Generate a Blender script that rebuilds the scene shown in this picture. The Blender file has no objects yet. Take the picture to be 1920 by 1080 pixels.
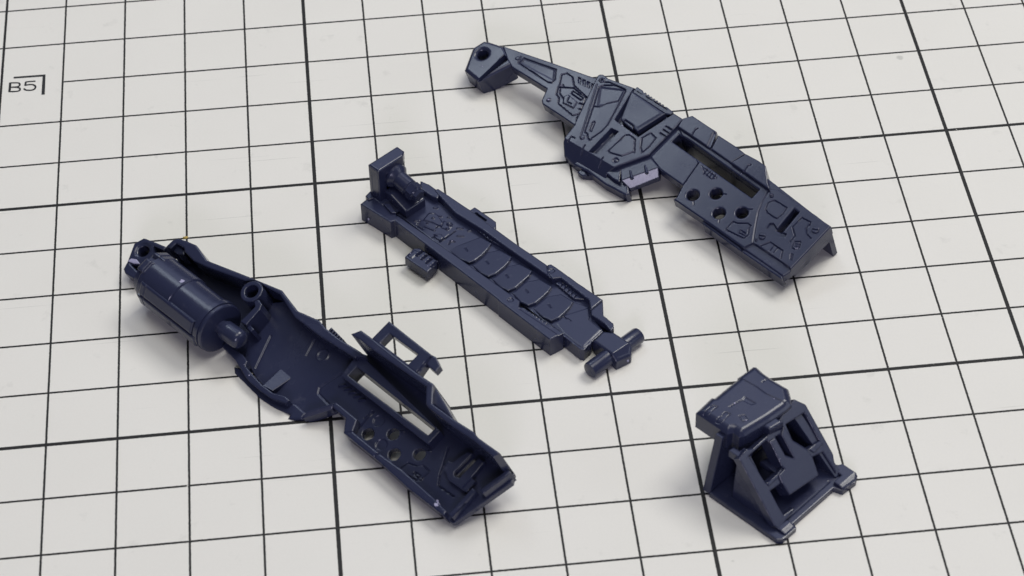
import bpy, math, random
import numpy as np

scene = bpy.context.scene
MM = 0.001                                   # all lengths below are in millimetres

# ------------------------------------------------------------------ camera (solved from the 10 mm grid of the mat)
FPX = 4575.39
CAM_R = np.array([[0.99459703, -0.10146273, -0.02195604],      # right
                  [-0.08683007, -0.69716534, -0.71163265],     # down
                  [0.0568972, 0.70969416, -0.70220859]])       # forward
CAM_C = np.array([57.505, -334.497, 254.904])
cam_d = bpy.data.cameras.new('camera')
cam_d.sensor_width = 36.0
cam_d.lens = 36.0 * FPX / 1920.0
cam_d.clip_start, cam_d.clip_end = 0.01, 50.0
cam_d.dof.use_dof = True
cam_d.dof.focus_distance = 0.372
cam_d.dof.aperture_fstop = 60.0
cam = bpy.data.objects.new('camera', cam_d)
scene.collection.objects.link(cam)
from mathutils import Matrix, Vector
rt, dn, fw = CAM_R
cam.matrix_world = Matrix(((rt[0], -dn[0], -fw[0], CAM_C[0] * MM), (rt[1], -dn[1], -fw[1], CAM_C[1] * MM),
                           (rt[2], -dn[2], -fw[2], CAM_C[2] * MM), (0, 0, 0, 1)))
scene.camera = cam

# ------------------------------------------------------------------ world and lamps (indoor work desk under soft lamps, plus added fills)
world = bpy.data.worlds.new('World')
scene.world = world
world.use_nodes = True
world.node_tree.nodes['Background'].inputs[0].default_value = (0.88, 0.92, 1.0, 1)
world.node_tree.nodes['Background'].inputs[1].default_value = 0.07


def area_lamp(name, loc, target, size, watts, color=(1, 1, 1)):
    d = bpy.data.lights.new(name, 'AREA')
    d.shape = 'RECTANGLE'
    d.size, d.size_y = size
    d.energy = watts
    d.color = color
    o = bpy.data.objects.new(name, d)
    scene.collection.objects.link(o)
    o.location = loc
    v = Vector(target) - Vector(loc)
    o.rotation_euler = v.to_track_quat('-Z', 'Y').to_euler()
    return o


area_lamp('key_lamp', (0.58, 0.273, 0.92), (0.09, -0.07, 0), (0.50, 0.42), 6.8, (1.0, 0.985, 0.945))
area_lamp('ceiling_lamp', (0.10, -0.18, 1.05), (0.09, -0.12, 0), (0.62, 0.62), 4.3, (1.0, 0.985, 0.95))
area_lamp('sheen_fill', (-0.205, 0.455, 0.81), (0.105, -0.045, 0), (0.22, 0.17), 0.85, (0.78, 0.88, 1.0))  # added small source that puts a sheen on the outside-up shell
area_lamp('window_light', (-0.08, -1.45, 0.55), (0.08, -0.07, 0), (0.42, 0.30), 6.4, (0.80, 0.76, 1.0))
area_lamp('side_fill', (1.42, -0.46, 0.62), (0.12, -0.09, 0), (0.60, 0.45), 1.8, (0.80, 0.86, 1.0))  # added fill on the right, brightens the bracket slope and scale edges
area_lamp('back_fill', (0.30, 1.35, 1.50), (0.10, -0.08, 0), (1.3, 1.0), 4.6, (0.62, 0.70, 1.0))  # added bluish panel, mirrored in the level tops of tray and bracket

scene.view_settings.view_transform = 'Standard'
scene.view_settings.look = 'None'
scene.view_settings.exposure = 0.0
scene.view_settings.gamma = 1.0
scene.render.engine = 'CYCLES'
scene.render.resolution_x, scene.render.resolution_y = 1024, 576

# ------------------------------------------------------------------ pixel to place helpers


def ray(x, y):
    return np.array([(x - 960) / FPX, (y - 540) / FPX, 1.0]) @ CAM_R


def ground(x, y, z=0.0):
    d = ray(x, y)
    return CAM_C + d * (z - CAM_C[2]) / d[2]


REG = {'S': (0, 0, 1), 'A': (840, 50, 4.8), 'B': (1000, 150, 4.8), 'C': (1200, 220, 4.8), 'D': (1200, 330, 4.8),
       'E': (640, 250, 5.319), 'F': (740, 400, 5.319), 'H': (900, 530, 5.319),
       'J': (200, 420, 5.319), 'K': (320, 500, 5.319), 'L': (400, 610, 5.319), 'M': (580, 580, 5.319),
       'N': (620, 720, 5.047), 'Q': (640, 790, 5.319),
       'a': (1040, 160, 8), 'b': (1040, 270, 8), 'c': (660, 260, 8), 'd': (740, 360, 8), 'e': (640, 740, 8),
       'f': (220, 440, 8), 'g': (280, 560, 8), 'h': (400, 640, 8),
       'p': (1280, 670, 8), 'q': (1300, 780, 8), 'r': (1400, 740, 8), 's': (1300, 890, 8), 't': (1400, 850, 8),
       'o': (0, 100, 8)}


def px(text):
    """'A 10 20 30 40 B 5 6' -> photo pixels; letters name the enlargement the numbers were read from"""
    out, reg, pend = [], None, None
    for w in text.split():
        if w in REG:
            reg = REG[w]
        elif pend is None:
            pend = float(w)
        else:
            out.append((reg[0] + pend / reg[2], reg[1] + float(w) / reg[2]))
            pend = None
    return out


class Frame:
    """a working plane: origin O, axes U, V in the plane and N out of it"""

    def __init__(s, O, U, V):
        s.O = np.array(O, float)
        s.U = np.array(U, float) / np.linalg.norm(U)
        V = np.array(V, float)
        V = V - s.U * (V @ s.U)
        s.V = V / np.linalg.norm(V)
        s.N = np.cross(s.U, s.V)

    @classmethod
    def plane(cls, ang, tilt, at, z):
        a, t = math.radians(ang), math.radians(tilt)
        U = np.array([math.cos(a), math.sin(a), 0])
        n = np.array([-math.sin(a), math.cos(a), 0])
        return cls(ground(at[0], at[1], z), U, n * math.cos(t) + np.array([0, 0, math.sin(t)]))

    def uv(s, text, n=0.0):
        pts = px(text) if isinstance(text, str) else text
        out = []
        for x, y in pts:
            d = ray(x, y)
            k = ((s.O + n * s.N - CAM_C) @ s.N) / (d @ s.N)
            P = CAM_C + d * k - s.O
            out.append((P @ s.U, P @ s.V))
        return np.array(out)

    def P(s, u, v, n=0.0):
        return s.O + s.U * u + s.V * v + s.N * n


# ------------------------------------------------------------------ materials


def mat_plastic(name, base, rough, bump=0.25):
    m = bpy.data.materials.new(name)
    m.use_nodes = True
    nt = m.node_tree
    b = nt.nodes['Principled BSDF']
    geo = nt.nodes.new('ShaderNodeNewGeometry')
    n1 = nt.nodes.new('ShaderNodeTexNoise')
    n1.inputs['Scale'].default_value = 140.0
    n1.inputs['Detail'].default_value = 5.0
    n2 = nt.nodes.new('ShaderNodeTexNoise')
    n2.inputs['Scale'].default_value = 2600.0
    n2.inputs['Detail'].default_value = 3.0
    nt.links.new(geo.outputs['Position'], n1.inputs['Vector'])
    nt.links.new(geo.outputs['Position'], n2.inputs['Vector'])
    ramp = nt.nodes.new('ShaderNodeMix')
    ramp.data_type = 'RGBA'
    ramp.inputs['A'].default_value = (base[0] * 0.86, base[1] * 0.86, base[2] * 0.88, 1)
    ramp.inputs['B'].default_value = (base[0] * 1.14, base[1] * 1.14, base[2] * 1.12, 1)
    nt.links.new(n1.outputs['Fac'], ramp.inputs['Factor'])
    vor = nt.nodes.new('ShaderNodeTexVoronoi')                # sparse dust
    vor.inputs['Scale'].default_value = 420.0
    nt.links.new(geo.outputs['Position'], vor.inputs['Vector'])
    sp = nt.nodes.new('ShaderNodeSeparateColor')
    nt.links.new(vor.outputs['Color'], sp.inputs[0])
    lim = nt.nodes.new('ShaderNodeMath')
    lim.operation = 'MULTIPLY'
    pw = nt.nodes.new('ShaderNodeMath')
    pw.operation = 'POWER'
    pw.inputs[1].default_value = 14.0
    nt.links.new(sp.outputs[0], pw.inputs[0])
    nt.links.new(pw.outputs[0], lim.inputs[0])
    lim.inputs[1].default_value = 0.062
    lt = nt.nodes.new('ShaderNodeMath')
    lt.operation = 'LESS_THAN'
    nt.links.new(vor.outputs['Distance'], lt.inputs[0])
    nt.links.new(lim.outputs[0], lt.inputs[1])
    n3 = nt.nodes.new('ShaderNodeTexNoise')                   # scuffs: paler patches
    n3.inputs['Scale'].default_value = 420.0
    n3.inputs['Detail'].default_value = 6.0
    n3.inputs['Roughness'].default_value = 0.7
    nt.links.new(geo.outputs['Position'], n3.inputs['Vector'])
    sc = nt.nodes.new('ShaderNodeMapRange')
    sc.inputs['From Min'].default_value = 0.60
    sc.inputs['From Max'].default_value = 0.85
    sc.inputs['To Max'].default_value = 0.10
    nt.links.new(n3.outputs['Fac'], sc.inputs['Value'])
    mxs = nt.nodes.new('ShaderNodeMath')
    mxs.operation = 'MAXIMUM'
    nt.links.new(lt.outputs[0], mxs.inputs[0])
    nt.links.new(sc.outputs['Result'], mxs.inputs[1])
    dust = nt.nodes.new('ShaderNodeMix')
    dust.data_type = 'RGBA'
    nt.links.new(mxs.outputs[0], dust.inputs['Factor'])
    nt.links.new(ramp.outputs['Result'], dust.inputs['A'])
    dust.inputs['B'].default_value = (0.36, 0.36, 0.42, 1)
    nt.links.new(dust.outputs['Result'], b.inputs['Base Color'])
    mr = nt.nodes.new('ShaderNodeMapRange')
    mr.inputs['To Min'].default_value = rough - 0.10
    mr.inputs['To Max'].default_value = rough + 0.13
    nt.links.new(n1.outputs['Fac'], mr.inputs['Value'])
    nt.links.new(mr.outputs['Result'], b.inputs['Roughness'])
    bp = nt.nodes.new('ShaderNodeBump')
    bp.inputs['Strength'].default_value = bump
    bp.inputs['Distance'].default_value = 0.00003
    nt.links.new(n2.outputs['Fac'], bp.inputs['Height'])
    nt.links.new(bp.outputs['Normal'], b.inputs['Normal'])
    b.inputs['IOR'].default_value = 1.5
    b.inputs['Specular IOR Level'].default_value = 0.45
    return m


PLASTIC = mat_plastic('slate_plastic', (0.0200, 0.0238, 0.0535), 0.225)
STRESS = mat_plastic('stress_whitened_plastic', (0.30, 0.29, 0.42), 0.45)


def node(nt, kind, a=None, b=None, op=None, c=None):
    n = nt.nodes.new(kind)
    if op:
        n.operation = op
    for i, v in enumerate((a, b, c)):
        if v is None:
            continue
        if isinstance(v, (int, float)):
            n.inputs[i].default_value = v
        else:
            nt.links.new(v, n.inputs[i])
    return n.outputs[0]


def M(nt, op, a=None, b=None, c=None):
    return node(nt, 'ShaderNodeMath', a, b, op, c)


def mat_mat():
    m = bpy.data.materials.new('cutting_mat_print')
    m.use_nodes = True
    nt = m.node_tree
    bs = nt.nodes['Principled BSDF']
    geo = nt.nodes.new('ShaderNodeNewGeometry')
    sc = nt.nodes.new('ShaderNodeVectorMath')
    sc.operation = 'SCALE'
    sc.inputs['Scale'].default_value = 1000.0
    nt.links.new(geo.outputs['Position'], sc.inputs[0])
    P = sc.outputs['Vector']

    def noise(scale, detail=3.0, off=(0, 0, 0), rough=0.5):
        mp = nt.nodes.new('ShaderNodeMapping')
        mp.inputs['Location'].default_value = off
        nt.links.new(P, mp.inputs['Vector'])
        n = nt.nodes.new('ShaderNodeTexNoise')
        n.inputs['Scale'].default_value = scale
        n.inputs['Detail'].default_value = detail
        n.inputs['Roughness'].default_value = rough
        nt.links.new(mp.outputs['Vector'], n.inputs['Vector'])
        return n.outputs['Fac']
    sep = nt.nodes.new('ShaderNodeSeparateXYZ')
    nt.links.new(P, sep.inputs[0])
    X, Y = sep.outputs['X'], sep.outputs['Y']
    wob = M(nt, 'MULTIPLY', M(nt, 'SUBTRACT', noise(3.1, 2.0), 0.5), 0.10)      # ragged ink edge

    def lines(c, period, half):
        d = M(nt, 'ABSOLUTE', M(nt, 'SUBTRACT', M(nt, 'MODULO', M(nt, 'ADD', c, 1000.0 + period / 2), period), period / 2))
        d = M(nt, 'ADD', d, wob)
        mr = nt.nodes.new('ShaderNodeMapRange')
        nt.links.new(d, mr.inputs['Value'])
        mr.inputs['From Min'].default_value = half - 0.015
        mr.inputs['From Max'].default_value = half + 0.015
        mr.inputs['To Min'].default_value = 1.0
        mr.inputs['To Max'].default_value = 0.0
        return mr.outputs['Result']

    def single(c, at, half):
        d = M(nt, 'ADD', M(nt, 'ABSOLUTE', M(nt, 'SUBTRACT', c, at)), wob)
        mr = nt.nodes.new('ShaderNodeMapRange')
        nt.links.new(d, mr.inputs['Value'])
        mr.inputs['From Min'].default_value = half - 0.015
        mr.inputs['From Max'].default_value = half + 0.015
        mr.inputs['To Min'].default_value = 1.0
        mr.inputs['To Max'].default_value = 0.0
        return mr.outputs['Result']
    vx = M(nt, 'MAXIMUM', lines(X, 10.0, 0.16), M(nt, 'MULTIPLY', lines(X, 50.0, 0.29), M(nt, 'GREATER_THAN', X, 5.0)))
    vx = M(nt, 'MAXIMUM', vx, single(X, 0.0, 0.21))
    # the printed corner mark sits in a cell whose cross line is left out
    gap = M(nt, 'MULTIPLY', M(nt, 'LESS_THAN', X, 9.95), M(nt, 'LESS_THAN', M(nt, 'ABSOLUTE', M(nt, 'ADD', Y, 20.0)), 3.0))
    hy = M(nt, 'MAXIMUM', M(nt, 'MULTIPLY', lines(Y, 10.0, 0.178), M(nt, 'SUBTRACT', 1.0, gap)),
           M(nt, 'MULTIPLY', lines(Y, 50.0, 0.31), M(nt, 'LESS_THAN', Y, -5.0)))
    hy = M(nt, 'MAXIMUM', hy, single(Y, 0.0, 0.16))
    ink = M(nt, 'MAXIMUM', vx, hy)
    # rubbed-off spots in the ink
    rub = M(nt, 'GREATER_THAN', noise(0.9, 4.0, (31, 7, 0), 0.7), 0.295)
    ink = M(nt, 'MULTIPLY', ink, M(nt, 'ADD', 0.12, M(nt, 'MULTIPLY', 0.88, rub)))
    ink = M(nt, 'MULTIPLY', ink, M(nt, 'ADD', 0.975, M(nt, 'MULTIPLY', 0.025, noise(2.2, 3.0, (3, 9, 0)))))
    # paper white with mottling, smudges and specks
    base = nt.nodes.new('ShaderNodeMix')
    base.data_type = 'RGBA'
    base.inputs['A'].default_value = (0.632, 0.617, 0.574, 1)
    base.inputs['B'].default_value = (0.692, 0.677, 0.634, 1)
    mott = M(nt, 'ADD', M(nt, 'MULTIPLY', noise(0.05, 4.0), 0.6), M(nt, 'MULTIPLY', noise(2.4, 3.0, (5, 5, 0), 0.7), 0.45))
    nt.links.new(mott, base.inputs['Factor'])
    vor = nt.nodes.new('ShaderNodeTexVoronoi')
    vor.inputs['Scale'].default_value = 0.115
    nt.links.new(P, vor.inputs['Vector'])
    dist = M(nt, 'ADD', vor.outputs['Distance'], M(nt, 'MULTIPLY', M(nt, 'SUBTRACT', noise(1.5, 2.0, (11, 3, 0)), 0.5), 0.09))
    sepc = nt.nodes.new('ShaderNodeSeparateColor')
    nt.links.new(vor.outputs['Color'], sepc.inputs[0])
    size = M(nt, 'MULTIPLY', M(nt, 'POWER', sepc.outputs[0], 3.0), 0.055)
    mr = nt.nodes.new('ShaderNodeMapRange')
    nt.links.new(M(nt, 'SUBTRACT', dist, size), mr.inputs['Value'])
    mr.inputs['From Min'].default_value = -0.02
    mr.inputs['From Max'].default_value = 0.012
    mr.inputs['To Min'].default_value = 1.0
    mr.inputs['To Max'].default_value = 0.0
    speck = M(nt, 'MULTIPLY', mr.outputs['Result'], M(nt, 'MULTIPLY', sepc.outputs[1], 0.42))
    # one distinct round stain
    g = ground(1687, 108)
    dx = M(nt, 'SUBTRACT', X, float(g[0]))
    dy = M(nt, 'SUBTRACT', Y, float(g[1]))
    dd = M(nt, 'SQRT', M(nt, 'ADD', M(nt, 'MULTIPLY', dx, dx), M(nt, 'MULTIPLY', dy, dy)))
    mr2 = nt.nodes.new('ShaderNodeMapRange')
    nt.links.new(M(nt, 'ADD', dd, M(nt, 'MULTIPLY', noise(2.0, 2.0), 0.5)), mr2.inputs['Value'])
    mr2.inputs['From Min'].default_value = 0.65
    mr2.inputs['From Max'].default_value = 0.95
    mr2.inputs['To Min'].default_value = 0.32
    mr2.inputs['To Max'].default_value = 0.0
    dirt = M(nt, 'MAXIMUM', speck, mr2.outputs['Result'])
    # faint knife cuts: long thin streaks in two directions
    for ang, off in ((0.35, 4.0), (-0.9, 17.0)):
        mp = nt.nodes.new('ShaderNodeMapping')
        mp.inputs['Rotation'].default_value = (0, 0, ang)
        mp.inputs['Location'].default_value = (off, off * 2, 0)
        mp.inputs['Scale'].default_value = (0.045, 2.6, 1)
        nt.links.new(P, mp.inputs['Vector'])
        cn = nt.nodes.new('ShaderNodeTexNoise')
        cn.inputs['Scale'].default_value = 1.0
        cn.inputs['Detail'].default_value = 1.0
        nt.links.new(mp.outputs['Vector'], cn.inputs['Vector'])
        mk = nt.nodes.new('ShaderNodeMapRange')
        mk.inputs['From Min'].default_value = 0.765
        mk.inputs['From Max'].default_value = 0.80
        mk.inputs['To Max'].default_value = 0.24
        nt.links.new(cn.outputs['Fac'], mk.inputs['Value'])
        dirt = M(nt, 'MAXIMUM', dirt, mk.outputs['Result'])
    # soft grey smudges
    sm = nt.nodes.new('ShaderNodeMapRange')
    sm.inputs['From Min'].default_value = 0.63
    sm.inputs['From Max'].default_value = 0.80
    sm.inputs['To Max'].default_value = 0.22
    nt.links.new(noise(0.22, 5.0, (40, 12, 0), 0.62), sm.inputs['Value'])
    dirt = M(nt, 'MAXIMUM', dirt, sm.outputs['Result'])
    dirt = M(nt, 'ADD', dirt, M(nt, 'MULTIPLY', M(nt, 'SUBTRACT', noise(3.2, 2.0, (8, 1, 0), 0.6), 0.4), 0.06))
    mx = nt.nodes.new('ShaderNodeMix')
    mx.data_type = 'RGBA'
    nt.links.new(dirt, mx.inputs['Factor'])
    nt.links.new(base.outputs['Result'], mx.inputs['A'])
    mx.inputs['B'].default_value = (0.16, 0.165, 0.15, 1)
    mi = nt.nodes.new('ShaderNodeMix')
    mi.data_type = 'RGBA'
    nt.links.new(ink, mi.inputs['Factor'])
    nt.links.new(mx.outputs['Result'], mi.inputs['A'])
    mi.inputs['B'].default_value = (0.007, 0.007, 0.0075, 1)
    nt.links.new(mi.outputs['Result'], bs.inputs['Base Color'])
    bs.inputs['Roughness'].default_value = 0.62
    bs.inputs['Specular IOR Level'].default_value = 0.25
    bp = nt.nodes.new('ShaderNodeBump')
    bp.inputs['Strength'].default_value = 0.18
    bp.inputs['Distance'].default_value = 0.00005
    nt.links.new(noise(6.0, 4.0, (1, 2, 0), 0.65), bp.inputs['Height'])
    nt.links.new(bp.outputs['Normal'], bs.inputs['Normal'])
    return m


MAT = mat_mat()
INK = bpy.data.materials.new('printing_ink')
INK.use_nodes = True
INK.node_tree.nodes['Principled BSDF'].inputs['Base Color'].default_value = (0.007, 0.007, 0.0075, 1)
INK.node_tree.nodes['Principled BSDF'].inputs['Roughness'].default_value = 0.6

# ------------------------------------------------------------------ object helpers


def link_mesh(name, verts, faces, mat, parent, smooth=True, angle=38):
    base = np.array(parent.location) / MM if parent is not None else np.zeros(3)
    if parent is not None and parent.parent is not None:
        base = np.array(parent.parent.location) / MM
    me = bpy.data.meshes.new(name)
    V = (np.asarray(verts, float) - base) * MM
    if isinstance(faces, np.ndarray):
        me.vertices.add(len(V))
        me.vertices.foreach_set('co', V.astype(np.float32).ravel())
        nf = len(faces)
        me.loops.add(nf * 4)
        me.loops.foreach_set('vertex_index', faces.astype(np.int32).ravel())
        me.polygons.add(nf)
        me.polygons.foreach_set('loop_start', np.arange(0, nf * 4, 4, dtype=np.int32))
        me.update(calc_edges=True)
        me.validate()
    else:
        me.from_pydata([tuple(p) for p in V], [], faces)
        me.update()
    if smooth:
        me.polygons.foreach_set('use_smooth', np.ones(len(me.polygons), dtype=bool))
        me.set_sharp_from_angle(angle=math.radians(angle))
    me.materials.append(mat)
    o = bpy.data.objects.new(name, me)
    scene.collection.objects.link(o)
    if parent is not None:
        o.parent = parent
    return o


def thing(name, label, cat, at, group=None):
    o = bpy.data.objects.new(name, None)
    scene.collection.objects.link(o)
    o.empty_display_size = 0.01
    o.location = tuple(np.array(at) * MM)
    o['label'] = label
    o['category'] = cat
    if group:
        o['group'] = group
    return o


def seg_dist(X, Y, a, b):
    ax, ay = a
    dx, dy = b[0] - ax, b[1] - ay
    L = dx * dx + dy * dy + 1e-12
    t = np.clip(((X - ax) * dx + (Y - ay) * dy) / L, 0, 1)
    return np.hypot(X - ax - t * dx, Y - ay - t * dy)


def poly_dist(X, Y, pts, closed):
    n = len(pts)
    d = np.full(X.shape, 1e9)
    for i in range(n if closed else n - 1):
        d = np.minimum(d, seg_dist(X, Y, pts[i], pts[(i + 1) % n]))
    return d


def poly_sd(X, Y, pts):
    d = poly_dist(X, Y, pts, True)
    ins = np.zeros(X.shape, bool)
    n = len(pts)
    for i in range(n):
        (x0, y0), (x1, y1) = pts[i], pts[(i + 1) % n]
        c = (y0 > Y) != (y1 > Y)
        with np.errstate(divide='ignore', invalid='ignore'):
            xx = (x1 - x0) * (Y - y0) / (y1 - y0 + (1e-12 if y1 == y0 else 0)) + x0
        ins ^= c & (X < xx)
    return np.where(ins, -d, d)


def ss(x):
    x = np.clip(x, 0, 1)
    return x * x * (3 - 2 * x)


def circle(c, r, n=28):
    return np.array([(c[0] + r * math.cos(2 * math.pi * k / n), c[1] + r * math.sin(2 * math.pi * k / n)) for k in range(n)])


def box_uv(u0, u1, v0, v1):
    return np.array([(u0, v0), (u1, v0), (u1, v1), (u0, v1)])


def relief(name, parent, fr, outline, n, depth, feats=(), holes=(), rnd=0.18, res=0.12, mat=None, angle=38):
    """a moulded plate: flat outline, rounded rim, engraved and raised detail, through holes, walls and underside"""
    outline = np.asarray(outline, float)
    lo, hi = outline.min(0) - 2 * res, outline.max(0) + 2 * res
    us, vs = np.arange(lo[0], hi[0] + res, res), np.arange(lo[1], hi[1] + res, res)
    X, Y = np.meshgrid(us, vs, indexing='ij')
    sd = poly_sd(X, Y, outline)
    for h in holes:
        sd = np.maximum(sd, -poly_sd(X, Y, np.asarray(h, float)))
    H = np.zeros(X.shape)
    for f in feats:
        k, pts = f[0], np.atleast_2d(np.asarray(f[1], float))
        mg = 1.0 if k not in 'cd' else f[2] + 1.0
        i0, i1 = np.searchsorted(us, [pts[:, 0].min() - mg, pts[:, 0].max() + mg])
        j0, j1 = np.searchsorted(vs, [pts[:, 1].min() - mg, pts[:, 1].max() + mg])
        w = (slice(max(i0 - 1, 0), i1 + 1), slice(max(j0 - 1, 0), j1 + 1))
        x, y = X[w], Y[w]
        if x.size == 0:
            continue
        if k in 'gG':                                   # groove (open / closed line): width, depth
            d = poly_dist(x, y, pts, k == 'G')
            H[w] -= f[3] * ss(1.2 - 1.2 * d / (f[2] / 2 + 0.04))
        elif k == 'p':                                  # raised or sunk field: height, ramp
            H[w] += f[2] * ss(0.5 - poly_sd(x, y, pts) / f[3])
        elif k == 'c':                                  # round boss or dimple: radius, height, ramp
            d = np.hypot(x - pts[0, 0], y - pts[0, 1]) - f[2]
            H[w] += f[3] * ss(0.5 - d / f[4])
        elif k == 'd':                                  # dome
            d = np.hypot(x - pts[0, 0], y - pts[0, 1]) / f[2]
            H[w] += f[3] * np.sqrt(np.clip(1 - d * d, 0, 1))
    for f in feats:
        if f[0] == 's':                                 # slope beyond a line (to its right): line, slope
            (ax, ay), (bx, by) = f[1]
            L = math.hypot(bx - ax, by - ay)
            d = ((X - ax) * (by - ay) - (Y - ay) * (bx - ax)) / L
            H -= f[2] * np.maximum(d, 0)
    r = rnd
    e = np.clip(sd + r, 0, r)
    H -= 0.62 * e * e / r
    gx, gy = np.gradient(sd, res)
    gl = np.hypot(gx, gy) + 1e-9
    out = np.where(sd > -0.3 * res, sd, 0)
    Xs, Ys = X - out * gx / gl, Y - out * gy / gl
    ins = sd < 0
    cell = ins[:-1, :-1] | ins[1:, :-1] | ins[:-1, 1:] | ins[1:, 1:]
    idx = np.arange(X.size).reshape(X.shape)
    a, b, c, d = idx[:-1, :-1][cell], idx[1:, :-1][cell], idx[1:, 1:][cell], idx[:-1, 1:][cell]
    quads = np.stack([a, b, c, d], 1)
    used = np.unique(quads)
    remap = np.full(X.size, -1)
    remap[used] = np.arange(len(used))
    quads = remap[quads]
    u, v, hh = Xs.ravel()[used], Ys.ravel()[used], H.ravel()[used]
    nv = len(used)
    top = fr.O + np.outer(u, fr.U) + np.outer(v, fr.V) + np.outer(hh + n, fr.N)
    bot = fr.O + np.outer(u, fr.U) + np.outer(v, fr.V) + np.outer(np.minimum(n - depth, hh + n - 0.05), fr.N)
    ed = np.concatenate([quads[:, [0, 1]], quads[:, [1, 2]], quads[:, [2, 3]], quads[:, [3, 0]]])
    key = ed[:, 0] * nv + ed[:, 1]
    rev = ed[:, 1] * nv + ed[:, 0]
    bd = ed[~np.isin(key, rev)]
    bu, inv = np.unique(bd, return_inverse=True)             # walls get their own vertices so that they shade flat
    inv = inv.reshape(bd.shape)
    nb = len(bu)
    o1, o2 = 2 * nv, 2 * nv + nb
    skirt = np.stack([inv[:, 0] + o1, inv[:, 0] + o2, inv[:, 1] + o2, inv[:, 1] + o1], 1)
    faces = np.concatenate([quads, quads[:, ::-1] + nv, skirt])
    top, bot = np.concatenate([top, bot]), np.concatenate([top[bu], bot[bu]])
    return link_mesh(name, np.concatenate([top, bot]), faces, mat or PLASTIC, parent, True, angle)


def lathe(name, parent, A, B, prof, seg=48, mat=None, arc=None, up=None, angle=35):
    """turned part along A->B; prof = (distance along the axis, radius); arc limits the sweep, measured from 'up'"""
    A, B = np.array(A, float), np.array(B, float)
    d = (B - A) / np.linalg.norm(B - A)
    up = np.array([0, 0, 1.0]) if up is None else np.array(up, float)
    x = up - d * (up @ d)
    x /= np.linalg.norm(x)
    y = np.cross(d, x)
    ths = [2 * math.pi * k / seg for k in range(seg)] if arc is None else [arc[0] + (arc[1] - arc[0]) * k / seg for k in range(seg + 1)]
    V, Fc = [], []
    m = len(ths)
    for s, r in prof:
        for t in ths:
            V.append(A + d * s + (x * math.cos(t) + y * math.sin(t)) * r)
    wrap = arc is None
    for i in range(len(prof) - 1):
        for k in range(m if wrap else m - 1):
            k2 = (k + 1) % m
            Fc.append((i * m + k, i * m + k2, (i + 1) * m + k2, (i + 1) * m + k))
    return link_mesh(name, V, Fc, mat or PLASTIC, parent, True, angle)


def rod(name, parent, A, B, r, bev=0.15, seg=32, up=None):
    L = float(np.linalg.norm(np.array(B, float) - np.array(A, float)))
    return lathe(name, parent, A, B, [(0, 0), (0, r - bev), (bev * .3, r - bev * .3), (bev, r), (L - bev, r), (L - bev * .3, r - bev * .3), (L, r - bev), (L, 0)], seg, up=up)


def screw(parent, fr, c, n, r, rot, h=0.22):
    """slotted screw head"""
    fe = Frame(fr.P(c[0], c[1], 0), fr.U * math.cos(rot) + fr.V * math.sin(rot), -fr.U * math.sin(rot) + fr.V * math.cos(rot))
    return relief('screw_head', parent, fe, circle((0, 0), r), n + h, h + 0.4, [('g', [(-r, 0), (r, 0)], 0.16, 0.2)], rnd=0.14, res=0.07)


rng = random.Random(4)


def gate_mark(parent, P, size):
    """pale spot where the part was cut off its sprue"""
    V, Fc = [P + np.array([0, 0, 0.08])], []
    k = 9
    for i in range(k):
        a = 2 * math.pi * i / k
        r = size * rng.uniform(0.6, 1.15)
        V.append(P + np.array([math.cos(a) * r, math.sin(a) * r, rng.uniform(-0.02, 0.06)]))
    for i in range(k):
        V.append(V[1 + i] + np.array([0, 0, -0.3]))
    for i in range(k):
        j = (i + 1) % k
        Fc.append((0, 1 + i, 1 + j))
        Fc.append((1 + i, 1 + k + i, 1 + k + j, 1 + j))
    return link_mesh('gate_mark', V, Fc, STRESS, parent)


def bars(parts, w=0.22, h=0.16):
    """short raised strokes as thin fields"""
    out = []
    for a, b in parts:
        a, b = np.array(a), np.array(b)
        t = (b - a) / (np.linalg.norm(b - a) + 1e-9)
        q = np.array([-t[1], t[0]]) * w / 2
        out.append(('p', [a + q, b + q, b - q, a - q], h, 0.12))
    return out


def pairs(pts):
    return [(pts[i], pts[i + 1]) for i in range(0, len(pts), 2)]


# ------------------------------------------------------------------ the cutting mat
V = [(x, y, z) for z in (-2.0, 0.0) for x, y in ((-70, -190), (240, -190), (240, 70), (-70, 70))]
mat_o = link_mesh('cutting_mat', V, [(0, 3, 2, 1), (4, 5, 6, 7), (0, 1, 5, 4), (1, 2, 6, 5), (2, 3, 7, 6), (3, 0, 4, 7)], MAT, None, False)
mat_o['kind'] = 'structure'
mat_o['label'] = 'off-white cutting mat printed with a black square grid'


def printed(name, polys, z=0.03):
    V, Fc = [], []
    for pl in polys:
        s = len(V)
        V += [tuple(ground(x, y, 0)[:2]) + (z,) for x, y in pl]
        Fc.append(tuple(range(s, s + len(pl))))
    o = link_mesh(name, V, Fc, INK, None, False)
    o.parent = mat_o
    return o


def stroke(text, w, name, closed=False):
    pts = [ground(x, y, 0)[:2] for x, y in px(text)]
    # smooth the path a little
    for _ in range(2):
        q = [pts[0]]
        for a, b in zip(pts[:-1], pts[1:]):
            q += [a * .75 + b * .25, a * .25 + b * .75]
        q.append(pts[-1])
        pts = q
    V, Fc = [], []
    for i, p in enumerate(pts):
        t = pts[min(i + 1, len(pts) - 1)] - pts[max(i - 1, 0)]
        t = t / (np.linalg.norm(t) + 1e-9)
        nrm = np.array([-t[1], t[0]])
        V += [tuple(p + nrm * w / 2) + (0,), tuple(p - nrm * w / 2) + (0,)]
        if i:
            Fc.append((2 * i - 2, 2 * i - 1, 2 * i + 1, 2 * i))
    return V, Fc


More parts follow.
